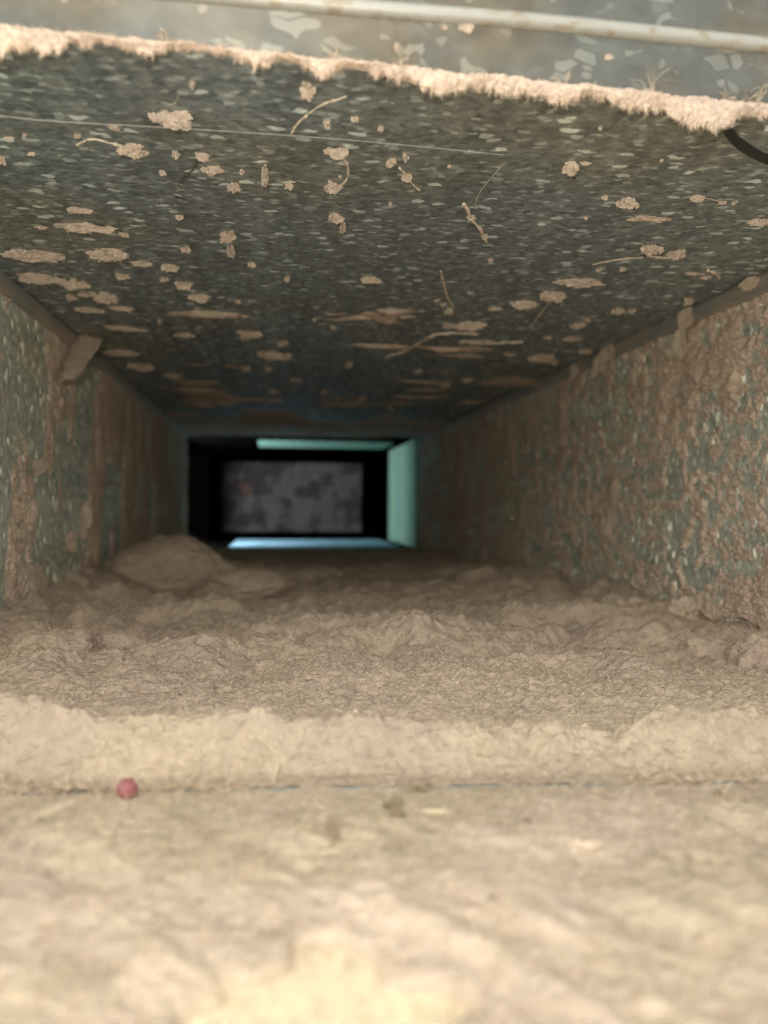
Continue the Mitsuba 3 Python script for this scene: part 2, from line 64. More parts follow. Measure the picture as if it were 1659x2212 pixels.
def put(name, shape, label=None, cat=None, group=None, kind=None, parent=None):
    """One entry of the scene; parent: the key whose part it is."""
    key = numbered(f"{parent}__{name}" if parent else name)
    scene[key] = shape
    d = {}
    if label: d['label'] = label
    if cat: d['category'] = cat
    if group: d['group'] = group
    if kind: d['kind'] = kind
    if d: labels[key] = d
    return key


# ---------------------------------------------------------------- materials
def rgb(r, g, b): return {'type': 'rgb', 'value': [r, g, b]}


def diffuse(name, col):
    scene[name] = {'type': 'twosided', 'b': {'type': 'diffuse', 'reflectance': col}}


def spangle_color(a, b):
    """Galvanised zinc: flat crystals of about 2 mm, a few of them pale."""
    wx = a + (noise(a * 900, b * 900) - 0.5) * 0.0009
    wy = b + (noise(a * 900 + 40, b * 900) - 0.5) * 0.0006
    d1, d2, r = voronoi(wx / 0.0021, wy / 0.0012)
    e1, e2, q = voronoi(wx / 0.0034 + 9, wy / 0.0019 + 5)
    g1, g2, w = voronoi(wx / 0.0011 + 3, wy / 0.0007 + 1)
    tone = 0.060 + 0.060 * r + 0.04 * w
    pale = smoothstep(0.90, 0.98, q) * smoothstep(0.04, 0.16, e2 - e1) * smoothstep(0.62, 0.45, e1)
    pale2 = smoothstep(0.84, 0.95, r) * smoothstep(0.05, 0.2, d2 - d1) * smoothstep(0.6, 0.4, d1)
    tone = tone + 0.26 * pale + 0.09 * pale2
    streak = fbm(a * 260, b * 9, 3.0)
    tone = tone * (0.72 + 0.5 * streak)
    warm = smoothstep(0.45, 0.75, fbm(a * 14 + 3, b * 14, 7.0))
    return mix(mi.Color3f(0.88, 1.0, 1.0), mi.Color3f(0.94, 0.96, 0.82), warm) * tone


METAL_GAIN = 2.5


def zinc_ceiling(p, n, uv): return spangle_color(p.x, p.y) * METAL_GAIN * 1.5
def zinc_wall(p, n, uv): return spangle_color(p.z, p.y) * METAL_GAIN * 2.2 * mi.Color3f(1.08, 0.99, 0.84)
def zinc_collar(p, n, uv):
    d1, d2, r = voronoi(p.x / 0.0038 + 1.6 * noise(p.x * 420, p.z * 420), p.z / 0.0014 + 1.2 * noise(p.x * 420, p.z * 420, 5))
    pale = smoothstep(0.72, 0.98, r) * smoothstep(0.05, 0.30, d2 - d1)
    t = 0.155 + 0.11 * fbm(p.x * 240, p.z * 400) + 0.15 * pale
    warm = smoothstep(0.4, 0.7, fbm(p.x * 50, p.z * 60, 2.0))
    return mix(mi.Color3f(0.95, 1.0, 0.94), mi.Color3f(1.12, 1.0, 0.78), warm) * t * 0.84


def metal(name, fn, rough=0.55, metallic=0.2, bump=0.00003):
    scene[name] = {'type': 'twosided', 'b': {'type': 'principled', 'base_color': proc(fn), 'roughness': rough, 'metallic': metallic, 'specular': 0.25}}


metal('zinc_ceiling_bsdf', zinc_ceiling, 0.62, 0.7)
metal('zinc_wall_bsdf', zinc_wall, 0.5)
metal('zinc_collar_bsdf', zinc_collar, 0.45)
scene['seam_bsdf'] = {'type': 'twosided', 'b': {'type': 'principled', 'base_color': proc(
    lambda p, n, uv: mix((0.40, 0.39, 0.35), (0.52, 0.44, 0.35), smoothstep(0.4, 0.65, fbm(p.x * 150, p.y * 90, p.z * 150)))), 'roughness': 0.5, 'metallic': 0.4, 'specular': 0.4}}
scene['bead_bsdf'] = {'type': 'twosided', 'b': {'type': 'principled', 'base_color': proc(
    lambda p, n, uv: mix((0.50, 0.49, 0.44), (0.42, 0.36, 0.27), smoothstep(0.5, 0.75, fbm(p.x * 420, p.y * 420, p.z * 900)))), 'roughness': 0.38, 'metallic': 0.35, 'specular': 0.5}}


def dust_tone(p, pink=0.0, k=1.0):
    a = fbm(p.x * 45, p.y * 45, p.z * 45, 3)
    b = fbm(p.x * 420 + 7, p.y * 420, p.z * 420, 3)
    c = noise(p.x * 1900, p.y * 1900, p.z * 1900)
    base = mix((0.54, 0.44, 0.325), (0.48, 0.385, 0.30), smoothstep(0.35, 0.65, a))
    base = mix(base, (0.51, 0.375, 0.305), pink)
    return base * (0.72 + 0.42 * b + 0.16 * c) * k


def fuzzy(name, col, height, scale):
    """A matt surface with fine felt-like relief."""
    fn = lambda p, n, uv: fbm(p.x * scale, p.y * scale, p.z * scale, 3)
    scene[name] = {'type': 'twosided', 'b': {'type': 'bumpmap', 'arbitrary': proc(fn, 0.0001), 'scale': height, 'nested': {'type': 'diffuse', 'reflectance': col}}}


fuzzy('lint_bsdf', proc(lambda p, n, uv: dust_tone(p, 0.35 * smoothstep(0.14, 0.2, p.y))), 0.0006, 1400)
fuzzy('lint_wall_bsdf', proc(lambda p, n, uv: dust_tone(p, 0.4, 1.3)), 0.0006, 1300)
fuzzy('clump_bsdf', proc(lambda p, n, uv: dust_tone(p, 0.1, 1.4) * mi.Color3f(0.98, 1.0, 1.04)), 0.0005, 2600)


fuzzy('lip_bsdf', proc(lambda p, n, uv: dust_tone(p, 0.3, 1.62) * mi.Color3f(0.98, 0.99, 1.02)), 0.0006, 2600)


def sill_dust(p, n, uv):
    a = fbm(p.x * 60, p.y * 60, 2.0, 3)
    b = fbm(p.x * 250, p.y * 190, 5.0, 3)
    return mix((0.52, 0.43, 0.315), (0.56, 0.455, 0.36), smoothstep(0.35, 0.65, a)) * (0.78 + 0.4 * b)


fuzzy('sill_dust_bsdf', proc(sill_dust), 0.0006, 1200)
diffuse('sill_bsdf', proc(lambda p, n, uv: mix((0.74, 0.64, 0.45), (0.68, 0.59, 0.44), fbm(p.x * 90, p.y * 90))))
diffuse('fibre_bsdf', {'type': 'mesh_attribute', 'name': 'vertex_color'})
diffuse('thread_bsdf', rgb(0.72, 0.61, 0.48))
diffuse('pale_fibre_bsdf', rgb(0.66, 0.55, 0.41))
diffuse('dark_thread_bsdf', rgb(0.12, 0.11, 0.09))
diffuse('crumb_bsdf', proc(lambda p, n, uv: mix((0.20, 0.16, 0.10), (0.32, 0.25, 0.17), fbm(p.x * 900, p.y * 900, p.z * 900))))
diffuse('cream_chip_bsdf', rgb(0.74, 0.62, 0.43))
scene['red_bsdf'] = {'type': 'twosided', 'b': {'type': 'principled', 'base_color': rgb(0.30, 0.105, 0.115), 'roughness': 0.55, 'specular': 0.35}}
scene['black_strip_bsdf'] = {'type': 'twosided', 'b': {'type': 'principled', 'base_color': rgb(0.02, 0.02, 0.018), 'roughness': 0.4, 'specular': 0.4}}
scene['hair_bsdf'] = {'type': 'twosided', 'b': {'type': 'principled', 'base_color': rgb(0.60, 0.60, 0.56), 'roughness': 0.4, 'specular': 0.5}}
scene['tape_edge_bsdf'] = {'type': 'twosided', 'b': {'type': 'principled', 'base_color': rgb(0.75, 0.75, 0.78), 'roughness': 0.25, 'metallic': 0.6}}
diffuse('turquoise_bsdf', proc(lambda p, n, uv: mix((0.125, 0.29, 0.255), (0.20, 0.33, 0.23), smoothstep(0.3, 0.7, fbm(p.x * 40, p.y * 90, p.z * 8))) * (0.75 + 0.5 * fbm(p.x * 30, p.y * 160, p.z * 4))))
diffuse('blue_floor_bsdf', proc(lambda p, n, uv: mix((0.22, 0.44, 0.55), (0.27, 0.47, 0.58), fbm(p.x * 60, p.y * 60))))
diffuse('black_liner_bsdf', rgb(0.0015, 0.0015, 0.0015))
diffuse('hollow_shade_bsdf', rgb(0.40, 0.315, 0.22))  # brown tone for the shade of a hollow in the sill dust
diffuse('black_flock_bsdf', rgb(0.0006, 0.0006, 0.0006))
def stained(p, n, uv):
    a = fbm(p.x * 42, p.z * 42, 3.0, 3)
    spot = smoothstep(0.42, 0.62, a)
    base = mix((0.10, 0.096, 0.092), (0.048, 0.046, 0.044), spot)
    rust = smoothstep(0.016, 0.004, dr.sqrt(dr.square(p.x + 0.045 + 0.4 * (p.z - 0.028)) + dr.square((p.z - 0.028) * 0.8)))
    return mix(base, (0.13, 0.08, 0.06), rust * 0.8) * (0.7 + 0.6 * fbm(p.x * 170, p.z * 170, 1.0))
diffuse('stained_panel_bsdf', proc(stained))
diffuse('room_wall_bsdf', rgb(0.62, 0.58, 0.52))


# ---------------------------------------------------------------- mesh helpers
def prism(pts, vec):
    """A closed prism: the polygon pts (n x 3, planar) pushed along vec."""
    pts = np.asarray(pts, float); n = len(pts)
    v = np.vstack([pts, pts + np.asarray(vec, float)])
    f = [[0, i + 1, i] for i in range(1, n - 1)] + [[n, n + i, n + i + 1] for i in range(1, n - 1)]
    for i in range(n):
        j = (i + 1) % n
        f += [[i, j, n + j], [i, n + j, n + i]]
    m = trimesh.Trimesh(v, np.array(f), process=False)
    m.fix_normals()
    return m


def box(x0, x1, y0, y1, z0, z1):
    m = trimesh.creation.box((x1 - x0, y1 - y0, z1 - z0))
    m.apply_translation(((x0 + x1) / 2, (y0 + y1) / 2, (z0 + z1) / 2))
    return m


def grid_faces(nu, nv):
    i = np.arange(nu * nv).reshape(nu, nv)
    a, b, c, d = i[:-1, :-1].ravel(), i[1:, :-1].ravel(), i[1:, 1:].ravel(), i[:-1, 1:].ravel()
    return np.vstack([np.stack([a, b, c], 1), np.stack([a, c, d], 1)])


def keep(v, f, ok):
    """The part of a grid whose faces have a corner that is ok."""
    f = f[ok[f].any(1)]
    used = np.unique(f)
    m = np.zeros(len(v), int); m[used] = np.arange(len(used))
    return v[used], m[f]


def nz(p, s, seed=0, oct=3): return meshkit.fbm(np.asarray(p) / s, oct, seed)


def ridged(p, s, seed=0, oct=3):
    return 1 - np.abs(2 * meshkit.fbm(np.asarray(p) / s, oct, seed) - 1) * 1.6


def tube(points, radii, sides=6):
    """A closed tube through the points, with a radius at each."""
    P = np.asarray(points, float); n = len(P)
    R = np.broadcast_to(radii, (n,)).astype(float)
    t = np.gradient(P, axis=0); t /= np.linalg.norm(t, axis=1, keepdims=True) + 1e-12
    ref = np.array([0.31, 0.17, 0.93])
    a = np.cross(t, ref); a /= np.linalg.norm(a, axis=1, keepdims=True) + 1e-12
    b = np.cross(t, a)
    an = np.arange(sides) * 2 * np.pi / sides
    ring = P[:, None] + R[:, None, None] * (a[:, None] * np.cos(an)[None, :, None] + b[:, None] * np.sin(an)[None, :, None])
    v = np.vstack([ring.reshape(-1, 3), P[:1], P[-1:]])
    i = np.arange(n * sides).reshape(n, sides)
    j = np.roll(i, -1, 1)
    f = [np.stack([i[:-1].ravel(), i[1:].ravel(), j[1:].ravel()], 1), np.stack([i[:-1].ravel(), j[1:].ravel(), j[:-1].ravel()], 1)]
    f += [np.stack([np.full(sides, n * sides), i[0], j[0]], 1), np.stack([np.full(sides, n * sides + 1), j[-1], i[-1]], 1)]
    m = trimesh.Trimesh(v, np.vstack(f), process=False)
    return m


def spline(pts, n):
    """n points on a Catmull-Rom curve through pts."""
    P = np.asarray(pts, float)
    P = np.vstack([2 * P[0] - P[1], P, 2 * P[-1] - P[-2]])
    u = np.linspace(0, len(P) - 3 - 1e-9, n); k = u.astype(int); t = (u - k)[:, None]
    a, b, c, d = P[k], P[k + 1], P[k + 2], P[k + 3]
    return 0.5 * (2 * b + (c - a) * t + (2 * a - 5 * b + 4 * c - d) * t ** 2 + (3 * b - a - 3 * c + d) * t ** 3)


def fibres(root, direction, length, radius, curl, rng, seg=5):
    """Many curly three-sided fibres in one mesh: (vertices, faces, index of the fibre per vertex)."""
    n = len(root)
    d = direction / np.linalg.norm(direction, axis=1, keepdims=True)
    pts = [np.array(root, float)]
    step = (length / seg)[:, None]
    bend = rng.normal(0, 1, (n, 3)) * curl
    for s in range(seg):
        pts.append(pts[-1] + d * step)
        d = d + bend + rng.normal(0, 0.25, (n, 3)) * curl
        d /= np.linalg.norm(d, axis=1, keepdims=True)
    P = np.stack(pts, 1)                                       # n, seg+1, 3
    t = np.gradient(P, axis=1)
    a = np.cross(t, rng.normal(0, 1, (n, 1, 3))); a /= np.linalg.norm(a, axis=2, keepdims=True) + 1e-12
    b = np.cross(t, a); b /= np.linalg.norm(b, axis=2, keepdims=True) + 1e-12
    taper = np.linspace(1, 0.5, seg + 1)[None, :, None]
    rr = np.asarray(radius)[:, None, None] * taper
    ring = [P + rr * (a * math.cos(x) + b * math.sin(x)) for x in (0, 2.094, 4.189)]
    v = np.stack(ring, 2)                                      # n, seg+1, 3(sides), 3
    idx = np.arange(n * (seg + 1) * 3).reshape(n, seg + 1, 3)
    f = []
    for k in range(3):
        m = (k + 1) % 3
        A, B, C, D = idx[:, :-1, k], idx[:, 1:, k], idx[:, 1:, m], idx[:, :-1, m]
        f += [np.stack([A.ravel(), B.ravel(), C.ravel()], 1), np.stack([A.ravel(), C.ravel(), D.ravel()], 1)]
    return v.reshape(-1, 3), np.vstack(f), np.repeat(np.arange(n), (seg + 1) * 3)


FIB = np.array([[0.62, 0.50, 0.37], [0.56, 0.44, 0.33], [0.50, 0.38, 0.29], [0.68, 0.57, 0.43], [0.42, 0.31, 0.23], [0.56, 0.44, 0.36], [0.76, 0.66, 0.52], [0.30, 0.22, 0.16], [0.60, 0.52, 0.33]])


def fibre_shape(v, f, who, rng, gain=1.0):
    c = FIB[rng.integers(0, len(FIB), who.max() + 1)][who] * gain
    return ply(trimesh.Trimesh(v, f, process=False), 'fibre_bsdf', color=c)


ICO = {k: trimesh.creation.icosphere(subdivisions=k) for k in (1, 2, 3, 4, 5)}


def clump_mesh(center, axes, size, seed, sub=3, rough=0.55, grain=0.3, hairs=12, hair_len=0.35, hang=0.0):
    """A tattered tuft of dust: a ball squashed to size along the three axes (the third points away from the surface), torn by noise, with loose hairs."""
    r = np.random.default_rng(seed)
    u = ICO[sub].vertices
    q = u + seed * 3.17
    big = 2 * meshkit.fbm(q * 1.3, 3, seed) - 1
    tiny = 2 * meshkit.fbm(q * 11.0, 2, seed + 9) - 1
    fine = 2 * meshkit.fbm(q * 4.6, 3, seed + 5) - 1
    rad = np.maximum(0.25, 1 + 1.5 * rough * big + 1.3 * grain * fine + 0.9 * grain * tiny)
    A = np.asarray(axes, float)
    p = (u * rad[:, None] * np.asarray(size)) 
    p[:, 0] += 0.25 * size[0] * big * u[:, 1]
    v = center + p @ A
    f = ICO[sub].faces
    if hairs:
        k = r.integers(0, len(u), hairs)
        d = (u[k] + r.normal(0, 0.5, (hairs, 3))) @ A
        L = hair_len * min(max(size[0], size[1]), 0.006) * r.uniform(0.5, 1.4, hairs)
        hv, hf, _ = fibres(v[k] - 0.2 * L[:, None] * d, d, L, np.full(hairs, 0.00004) + L * 0.006, 0.35, r, 4)
        f = np.vstack([f, hf + len(v)]); v = np.vstack([v, hv])
    return trimesh.Trimesh(v, f, process=False)


def tuft_mesh(center, axes, size, seed, balls=9, hairs=40):
    """A loose tuft of dust: small torn balls felted together, bristling with short hairs; axes as in clump_mesh."""
    r = np.random.default_rng(seed)
    A = np.asarray(axes, float)
    small = min(size[0], size[1])
    u = ICO[3].vertices
    q = u + seed * 3.17
    rad = 0.80 + 1.5 * (meshkit.fbm(q * 1.5, 3, seed) - 0.5) + 1.0 * (meshkit.fbm(q * 4.4, 3, seed + 5) - 0.5)
    p = u * np.maximum(rad, 0.2)[:, None] + 0.35 * np.stack([meshkit.fbm(q * 3.3 + 11 * k, 3, seed + k) - 0.5 for k in range(3)], 1)
    p[:, 0] += r.normal(0, 0.25) * p[:, 1]; p[:, 1] += r.normal(0, 0.25) * p[:, 0]
    parts, faces, at = [center + (p * np.asarray(size)) @ A], [ICO[3].faces], len(u)
    BALL = ICO[2] if balls > 8 else ICO[1]
    for k in range(balls):
        a, rr = r.normal(r.choice([0.4, 2.4, 4.4]), 0.55), r.uniform(0.55, 1.12)
        o = np.array([math.cos(a) * rr, math.sin(a) * rr, r.uniform(-0.1, 0.5)])
        s = r.uniform(0.10, 0.26)
        u = BALL.vertices
        q = u * 1.9 + seed * 2.3 + k * 7.7
        p = u * (1 + 1.8 * (meshkit.fbm(q, 3, seed + k) - 0.5) + 1.4 * (meshkit.fbm(q * 3.1, 2, seed + k + 50) - 0.5))[:, None]
        p = p * s * np.array([1.25, 1.25, 1.6]) + o
        parts.append(center + (p * np.asarray(size)) @ A)
        faces.append(BALL.faces + at); at += len(u)
    v, f = np.vstack(parts), np.vstack(faces)
    if hairs:
        k = r.integers(0, len(v), hairs)
        out = (v[k] - center) @ A.T / np.asarray(size)
        d = (out + r.normal(0, 0.45, (hairs, 3))) @ A
        L = min(max(small, 0.0008), 0.004) * r.uniform(0.25, 0.8, hairs)
        hv, hf, _ = fibres(v[k] - 0.3 * L[:, None] * d / np.linalg.norm(d, axis=1, keepdims=True), d, L, np.full(hairs, 0.00005) + L * 0.008, 0.35, r, 3)
        f = np.vstack([f, hf + len(v)]); v = np.vstack([v, hv])
    return trimesh.Trimesh(v, f, process=False)


# ---------------------------------------------------------------- setting: the sheet-metal duct
cy = lambda x: CREASE[0] + CREASE[1] * x
put('ceiling', ply(prism([(LEFT, cy(LEFT), TOP), (RIGHT, cy(RIGHT), TOP), (RIGHT, END1, TOP), (LEFT, END1, TOP)], (0, 0, 0.001)), 'zinc_ceiling_bsdf'), kind='structure')
put('wall_left', ply(box(LEFT - 0.001, LEFT, 0.1085, END1, BOTTOM, TOP), 'zinc_wall_bsdf'), kind='structure')
put('wall_right', ply(box(RIGHT, RIGHT + 0.001, 0.1085, END1, BOTTOM, TOP), 'zinc_wall_bsdf'), kind='structure')
put('floor', ply(prism([(LEFT, 0.1309 + 0.0006, BOTTOM - 0.001), (RIGHT, 0.1085 + 0.0006, BOTTOM - 0.001), (RIGHT, END1, BOTTOM - 0.001), (LEFT, END1, BOTTOM - 0.001)], (0, 0, 0.0008)), 'zinc_ceiling_bsdf'), kind='structure')


def strip(profile, y0, y1):
    """A bar of constant cross-section (x, z) along the duct."""
    return prism([(x, y0, z) for x, z in profile], (0, y1 - y0, 0))


# folded seams along the two ceiling corners: a raised flat rib with a rolled lower edge
for name, x, s in (('trim_1', LEFT, 1), ('trim_2', RIGHT, -1)):
    prof = [(x, TOP), (x + s * 0.0022, TOP), (x + s * 0.0028, TOP - 0.0010), (x + s * 0.0028, TOP - 0.0040), (x + s * 0.0020, TOP - 0.0052), (x + s * 0.0006, TOP - 0.0058), (x, TOP - 0.0058)]
    put(name, ply(strip(prof, 0.122, END1), 'seam_bsdf'), kind='structure')

# collar: the sheet bends up and towards the room at the crease
cax, cup = np.array(COLLAR_AX), np.array(COLLAR_UP)
co = np.array([0, CREASE[0], TOP])
cn = np.cross(cax, cup); cn = cn if cn[1] < 0 else -cn
cp = lambda s, t, out=0.0: co + cax * s + cup * t + cn * out
put('trim_3', ply(prism([cp(-0.13, 0), cp(0.2, 0), cp(0.2, 0.055), cp(-0.13, 0.055)], -cn * 0.001), 'zinc_collar_bsdf'), kind='structure')
bead = spline([cp(BEAD[0][0] + (BEAD[0][0] - BEAD[2][0]) * 1.3, BEAD[0][1] + (BEAD[0][1] - BEAD[2][1]) * 1.3), cp(*BEAD[0]), cp(*BEAD[1]), cp(*BEAD[2]), cp(BEAD[2][0] * 1.9 - BEAD[0][0] * 0.9, BEAD[2][1] * 1.9 - BEAD[0][1] * 0.9)], 60)
put('rib', ply(tube(bead, 0.0013, 14), 'bead_bsdf', smooth=40), parent='trim_3', label='bright raised bead pressed into the sheet')

# the room side: plaster round the duct and the boarded sill
put('trim_4', ply(prism([(-0.25, -0.06, BOTTOM - 0.02), (0.40, -0.06, BOTTOM - 0.02), (0.40, SEAM_Y - 0.0364, BOTTOM - 0.02), (-0.25, SEAM_Y + 0.0237, BOTTOM - 0.02)], (0, 0, 0.0196)), 'sill_bsdf'), kind='structure')
wf = [box(-0.9, LEFT - 0.001, 0.119, 0.135, -0.6, 0.7), box(RIGHT + 0.001, 1.0, 0.119, 0.135, -0.6, 0.7), box(LEFT - 0.001, RIGHT + 0.001, 0.119, 0.135, 0.10, 0.7), box(LEFT - 0.001, RIGHT + 0.001, 0.1235, 0.135, -0.6, BOTTOM - 0.003)]
put('wall_front', ply(trimesh.util.concatenate(wf), 'room_wall_bsdf'), kind='structure')

# the duct goes on: a turquoise piece with an unseen lit side branch, a black-lined piece, a stained end panel
put('wall_right_far', ply(box(RIGHT, RIGHT + 0.002, END1, END2, BOTTOM, TOP), 'turquoise_bsdf'), kind='structure')
put('floor_far', ply(box(LEFT, RIGHT, END1, END2, BOTTOM - 0.002, BOTTOM), 'black_liner_bsdf'), kind='structure')
put('plate', ply(box(-0.045, 0.140, 0.812, 1.015, BOTTOM, BOTTOM + 0.001), 'blue_floor_bsdf'), parent='floor_far', label='blue painted plate')
put('ceiling_far', ply(box(LEFT, RIGHT, END1, END2, TOP, TOP + 0.002), 'black_liner_bsdf'), kind='structure')
put('plate', ply(box(-0.016, 0.140, 0.885, 0.975, TOP - 0.001, TOP), 'turquoise_bsdf'), parent='ceiling_far', label='turquoise painted plate')
b0, b1 = 0.815, 1.10
left_far = [box(LEFT - 0.002, LEFT, END1, b0, BOTTOM, TOP)]
put('wall_left_far', ply(trimesh.util.concatenate(left_far), 'black_liner_bsdf'), kind='structure')
branch = [box(LEFT - 0.08, LEFT - 0.002, b0 - 0.002, b0, BOTTOM, TOP), box(LEFT - 0.08, LEFT - 0.002, b1, b1 + 0.002, BOTTOM, TOP),
          box(LEFT - 0.08, LEFT + 0.0005, b0, b1, TOP, TOP + 0.002), box(LEFT - 0.08, LEFT + 0.0005, b0, b1, BOTTOM - 0.002, BOTTOM), box(LEFT - 0.082, LEFT - 0.08, b0 - 0.002, b1 + 0.002, BOTTOM, TOP)]
put('wall_unseen_branch', ply(trimesh.util.concatenate(branch), 'black_flock_bsdf'), kind='structure')
pane = {'type': 'rectangle', 'to_world': T().translate([LEFT - 0.033, b0 + 0.001, (TOP + BOTTOM) / 2]).rotate([1, 0, 0], -90).scale([0.029, (TOP - BOTTOM) / 2 - 0.002, 1])}
put('unseen_branch_pane_2', dict(**pane, bsdf={'type': 'ref', 'id': 'black_liner_bsdf'}, emitter={'type': 'area', 'radiance': rgb(*BRANCH_LIGHT)}), kind='structure')  # out of view, placed to light the turquoise piece and the end panel
liner = [box(LEFT - 0.002, LEFT, b1, END3, BOTTOM, TOP), box(RIGHT, RIGHT + 0.002, END2, END3, BOTTOM, TOP),
         box(LEFT, RIGHT, END2, END3, TOP, TOP + 0.002), box(LEFT, RIGHT, END2, END3, BOTTOM - 0.002, BOTTOM)]
put('wall_liner', ply(trimesh.util.concatenate(liner), 'black_flock_bsdf'), kind='structure')
put('wall_back', ply(box(LEFT - 0.002, RIGHT + 0.002, END3, END3 + 0.003, BOTTOM - 0.002, TOP + 0.002), 'stained_panel_bsdf'), kind='structure')

# unseen glowing panes behind the camera, placed to light the duct
for name, w_ in zip(('unseen_pane_1', 'unseen_pane_3'), UNSEEN_PANES):
    wc, wh = np.array(w_['center']), w_['half']
    pane = prism([wc + (-wh[0], 0, -wh[1]), wc + (wh[0], 0, -wh[1]), wc + (wh[0], 0, wh[1]), wc + (-wh[0], 0, wh[1])], (0, -0.004, 0))
    put(name, ply(pane, 'black_liner_bsdf', emitter={'type': 'area', 'radiance': rgb(*w_['radiance'])}), kind='structure')
lc, lr = np.array(LED['center']), LED['radius']
an = np.arange(16) * np.pi / 8
led = prism([lc + (lr * math.cos(a), 0, lr * math.sin(a)) for a in an], (0, -0.001, 0))
put('unseen_led_lamp', ply(led, 'black_liner_bsdf', emitter={'type': 'area', 'radiance': rgb(*LED['radiance'])}), 'unseen small round white lamp beside the lens in front of the duct', 'lamp')

# ---------------------------------------------------------------- lint on the duct floor
NY, NX = 600, 540
inv = np.linspace(1 / (SEAM_Y + 0.0007), 1 / 0.80, NY)
Y, X = np.meshgrid(1 / inv, np.linspace(LEFT, RIGHT, NX), indexing='ij')
Y = Y + (0.0006 - 0.0925 * X) * np.clip((0.19 - Y) / 0.06, 0, 1)
crest_x, crest_z = np.array(CREST).T


def smooth01(t):
    t = np.clip(t, 0, 1)
    return t * t * (3 - 2 * t)


def seam(X): return 0.0006 - 0.0925 * X          # the sill runs slightly askew to the duct


def lint_height(X, Y):
    Y = Y - seam(X) * np.clip((0.19 - (Y - seam(X))) / 0.06, 0, 1)
    Q = np.stack([X, Y, 0 * X], -1)
    crest = np.interp(X, crest_x, crest_z) - BOTTOM
    rise = np.where(Y < 0.1365, smooth01((Y - 0.1275) / 0.009), np.exp(-((Y - 0.1365) / 0.0070) ** 2))
    lump = np.clip(nz(Q, 0.030, 3, 3) - 0.40, 0, 1) * 0.017
    mid = (nz(Q, 0.011, 4, 3) - 0.5) * 0.0075
    fine = (nz(Q, 0.0030, 5, 3) - 0.5) * 0.0020 + (ridged(Q, 0.0016, 6, 2) - 0.6) * 0.0005 + (nz(Q, 0.0014, 7, 2) - 0.5) * 0.0009 + (nz(Q, 0.0006, 8, 2) - 0.5) * 0.0008
    far = np.clip((0.86 - Y) / 0.45, 0.12, 1)
    bed = 0.0026 * np.clip((Y - 0.142) / 0.02, 0, 1) + (lump + mid * np.clip(Y / 0.2, 0.4, 1)) * np.clip((Y - 0.155) / 0.05, 0.04, 1)
    side = 0.006 * np.exp(-(X - LEFT) / 0.014) * np.clip((Y - 0.15) / 0.05, 0, 1) + 0.003 * np.exp(-(RIGHT - X) / 0.012) * np.clip((Y - 0.15) / 0.05, 0, 1)
    side *= 0.5 + nz(Q, 0.02, 9, 2)
    # the crest hides a shallow dip behind it
    h = np.maximum(crest * rise + (mid * 0.25) * rise, bed * np.clip((Y - 0.130) / 0.02, 0, 1)) + side
    return (h + fine * np.clip((Y - SEAM_Y - 0.003) / 0.006, 0.15, 1)) * far + 0.0003


Hh = lint_height(X, Y)
V = np.stack([X, Y, BOTTOM + Hh], -1).reshape(-1, 3)
# overhanging tangles: push the surface sideways a little too
Q = V / 0.0022
V[:, 0] += (meshkit.fbm(Q, 2, 31) - 0.5) * 0.0007
V[:, 1] += (meshkit.fbm(Q + 9, 2, 32) - 0.5) * 0.0007 * np.clip((V[:, 1] - SEAM_Y) / 0.004, 0, 1)
V[:, 0] = np.clip(V[:, 0], LEFT, RIGHT)
lint = put('lint_carpet', ply(trimesh.Trimesh(V, grid_faces(NY, NX)[:, ::-1], process=False), 'lint_bsdf', smooth=True),
    'thick greyish tan lint carpet covering the floor inside the duct', 'lint', kind='stuff')
r = np.random.default_rng(21)
n = 32000
fi = r.uniform(0, 1, n) ** 1.15
fy = 1 / (1 / 0.1235 + (1 / 0.40 - 1 / 0.1235) * fi)
fx = r.uniform(LEFT + 0.001, RIGHT - 0.001, n)
fy = fy + seam(fx) * np.clip((0.19 - fy) / 0.06, 0, 1)
ok = (fx > fy * -0.40) & (fx < fy * 0.75)
fx, fy = fx[ok], fy[ok]; n = len(fx)
fz = BOTTOM + lint_height(fx, fy) + 0.0001
ang = r.uniform(0, 2 * np.pi, n)
d = np.stack([np.cos(ang), np.sin(ang), r.normal(0.12, 0.35, n)], 1)
L = r.uniform(0.0008, 0.0038, n) * np.where(r.uniform(0, 1, n) < 0.04, 2.2, 1)
fv, ff, who = fibres(np.stack([fx, fy, fz], 1), d, L, r.uniform(0.00003, 0.00006, n) * (0.6 + fy * 1.8), 0.42, r, 4)
put('fibre', fibre_shape(fv, ff, who, r), parent=lint, kind='stuff')

# ---------------------------------------------------------------- dust on the sill
NS, NT = 320, 300
Ys, Xs = np.meshgrid(np.linspace(SEAM_Y - 0.0014, 0.02, NS), np.linspace(-0.10, 0.15, NT), indexing='ij')
Ys = Ys + seam(Xs)


def sill_height(X, Y):
    Q = np.stack([X, Y, 0 * X], -1)
    rot = np.stack([X * 0.8 + Y * 0.6, (Y * 0.8 - X * 0.6) * 0.45, 0 * X], -1)
    h = 0.0011 + (nz(Q, 0.022, 11, 3) - 0.5) * 0.0034 + (nz(rot, 0.0055, 12, 3) - 0.5) * 0.0026 + (nz(Q, 0.0016, 13, 2) - 0.5) * 0.0006
    bare = np.sqrt(((X - 0.004) / 0.0125) ** 2 + ((Y - 0.0655) / 0.0115) ** 2) + (nz(Q, 0.006, 14, 2) - 0.5) * 0.9
    h = h * np.clip((SEAM_Y + seam(X) - Y) / 0.016, 0.08, 1) + 0.0003
    return np.where(bare < 1, np.minimum(h, (bare - 0.93) * 0.02), h)


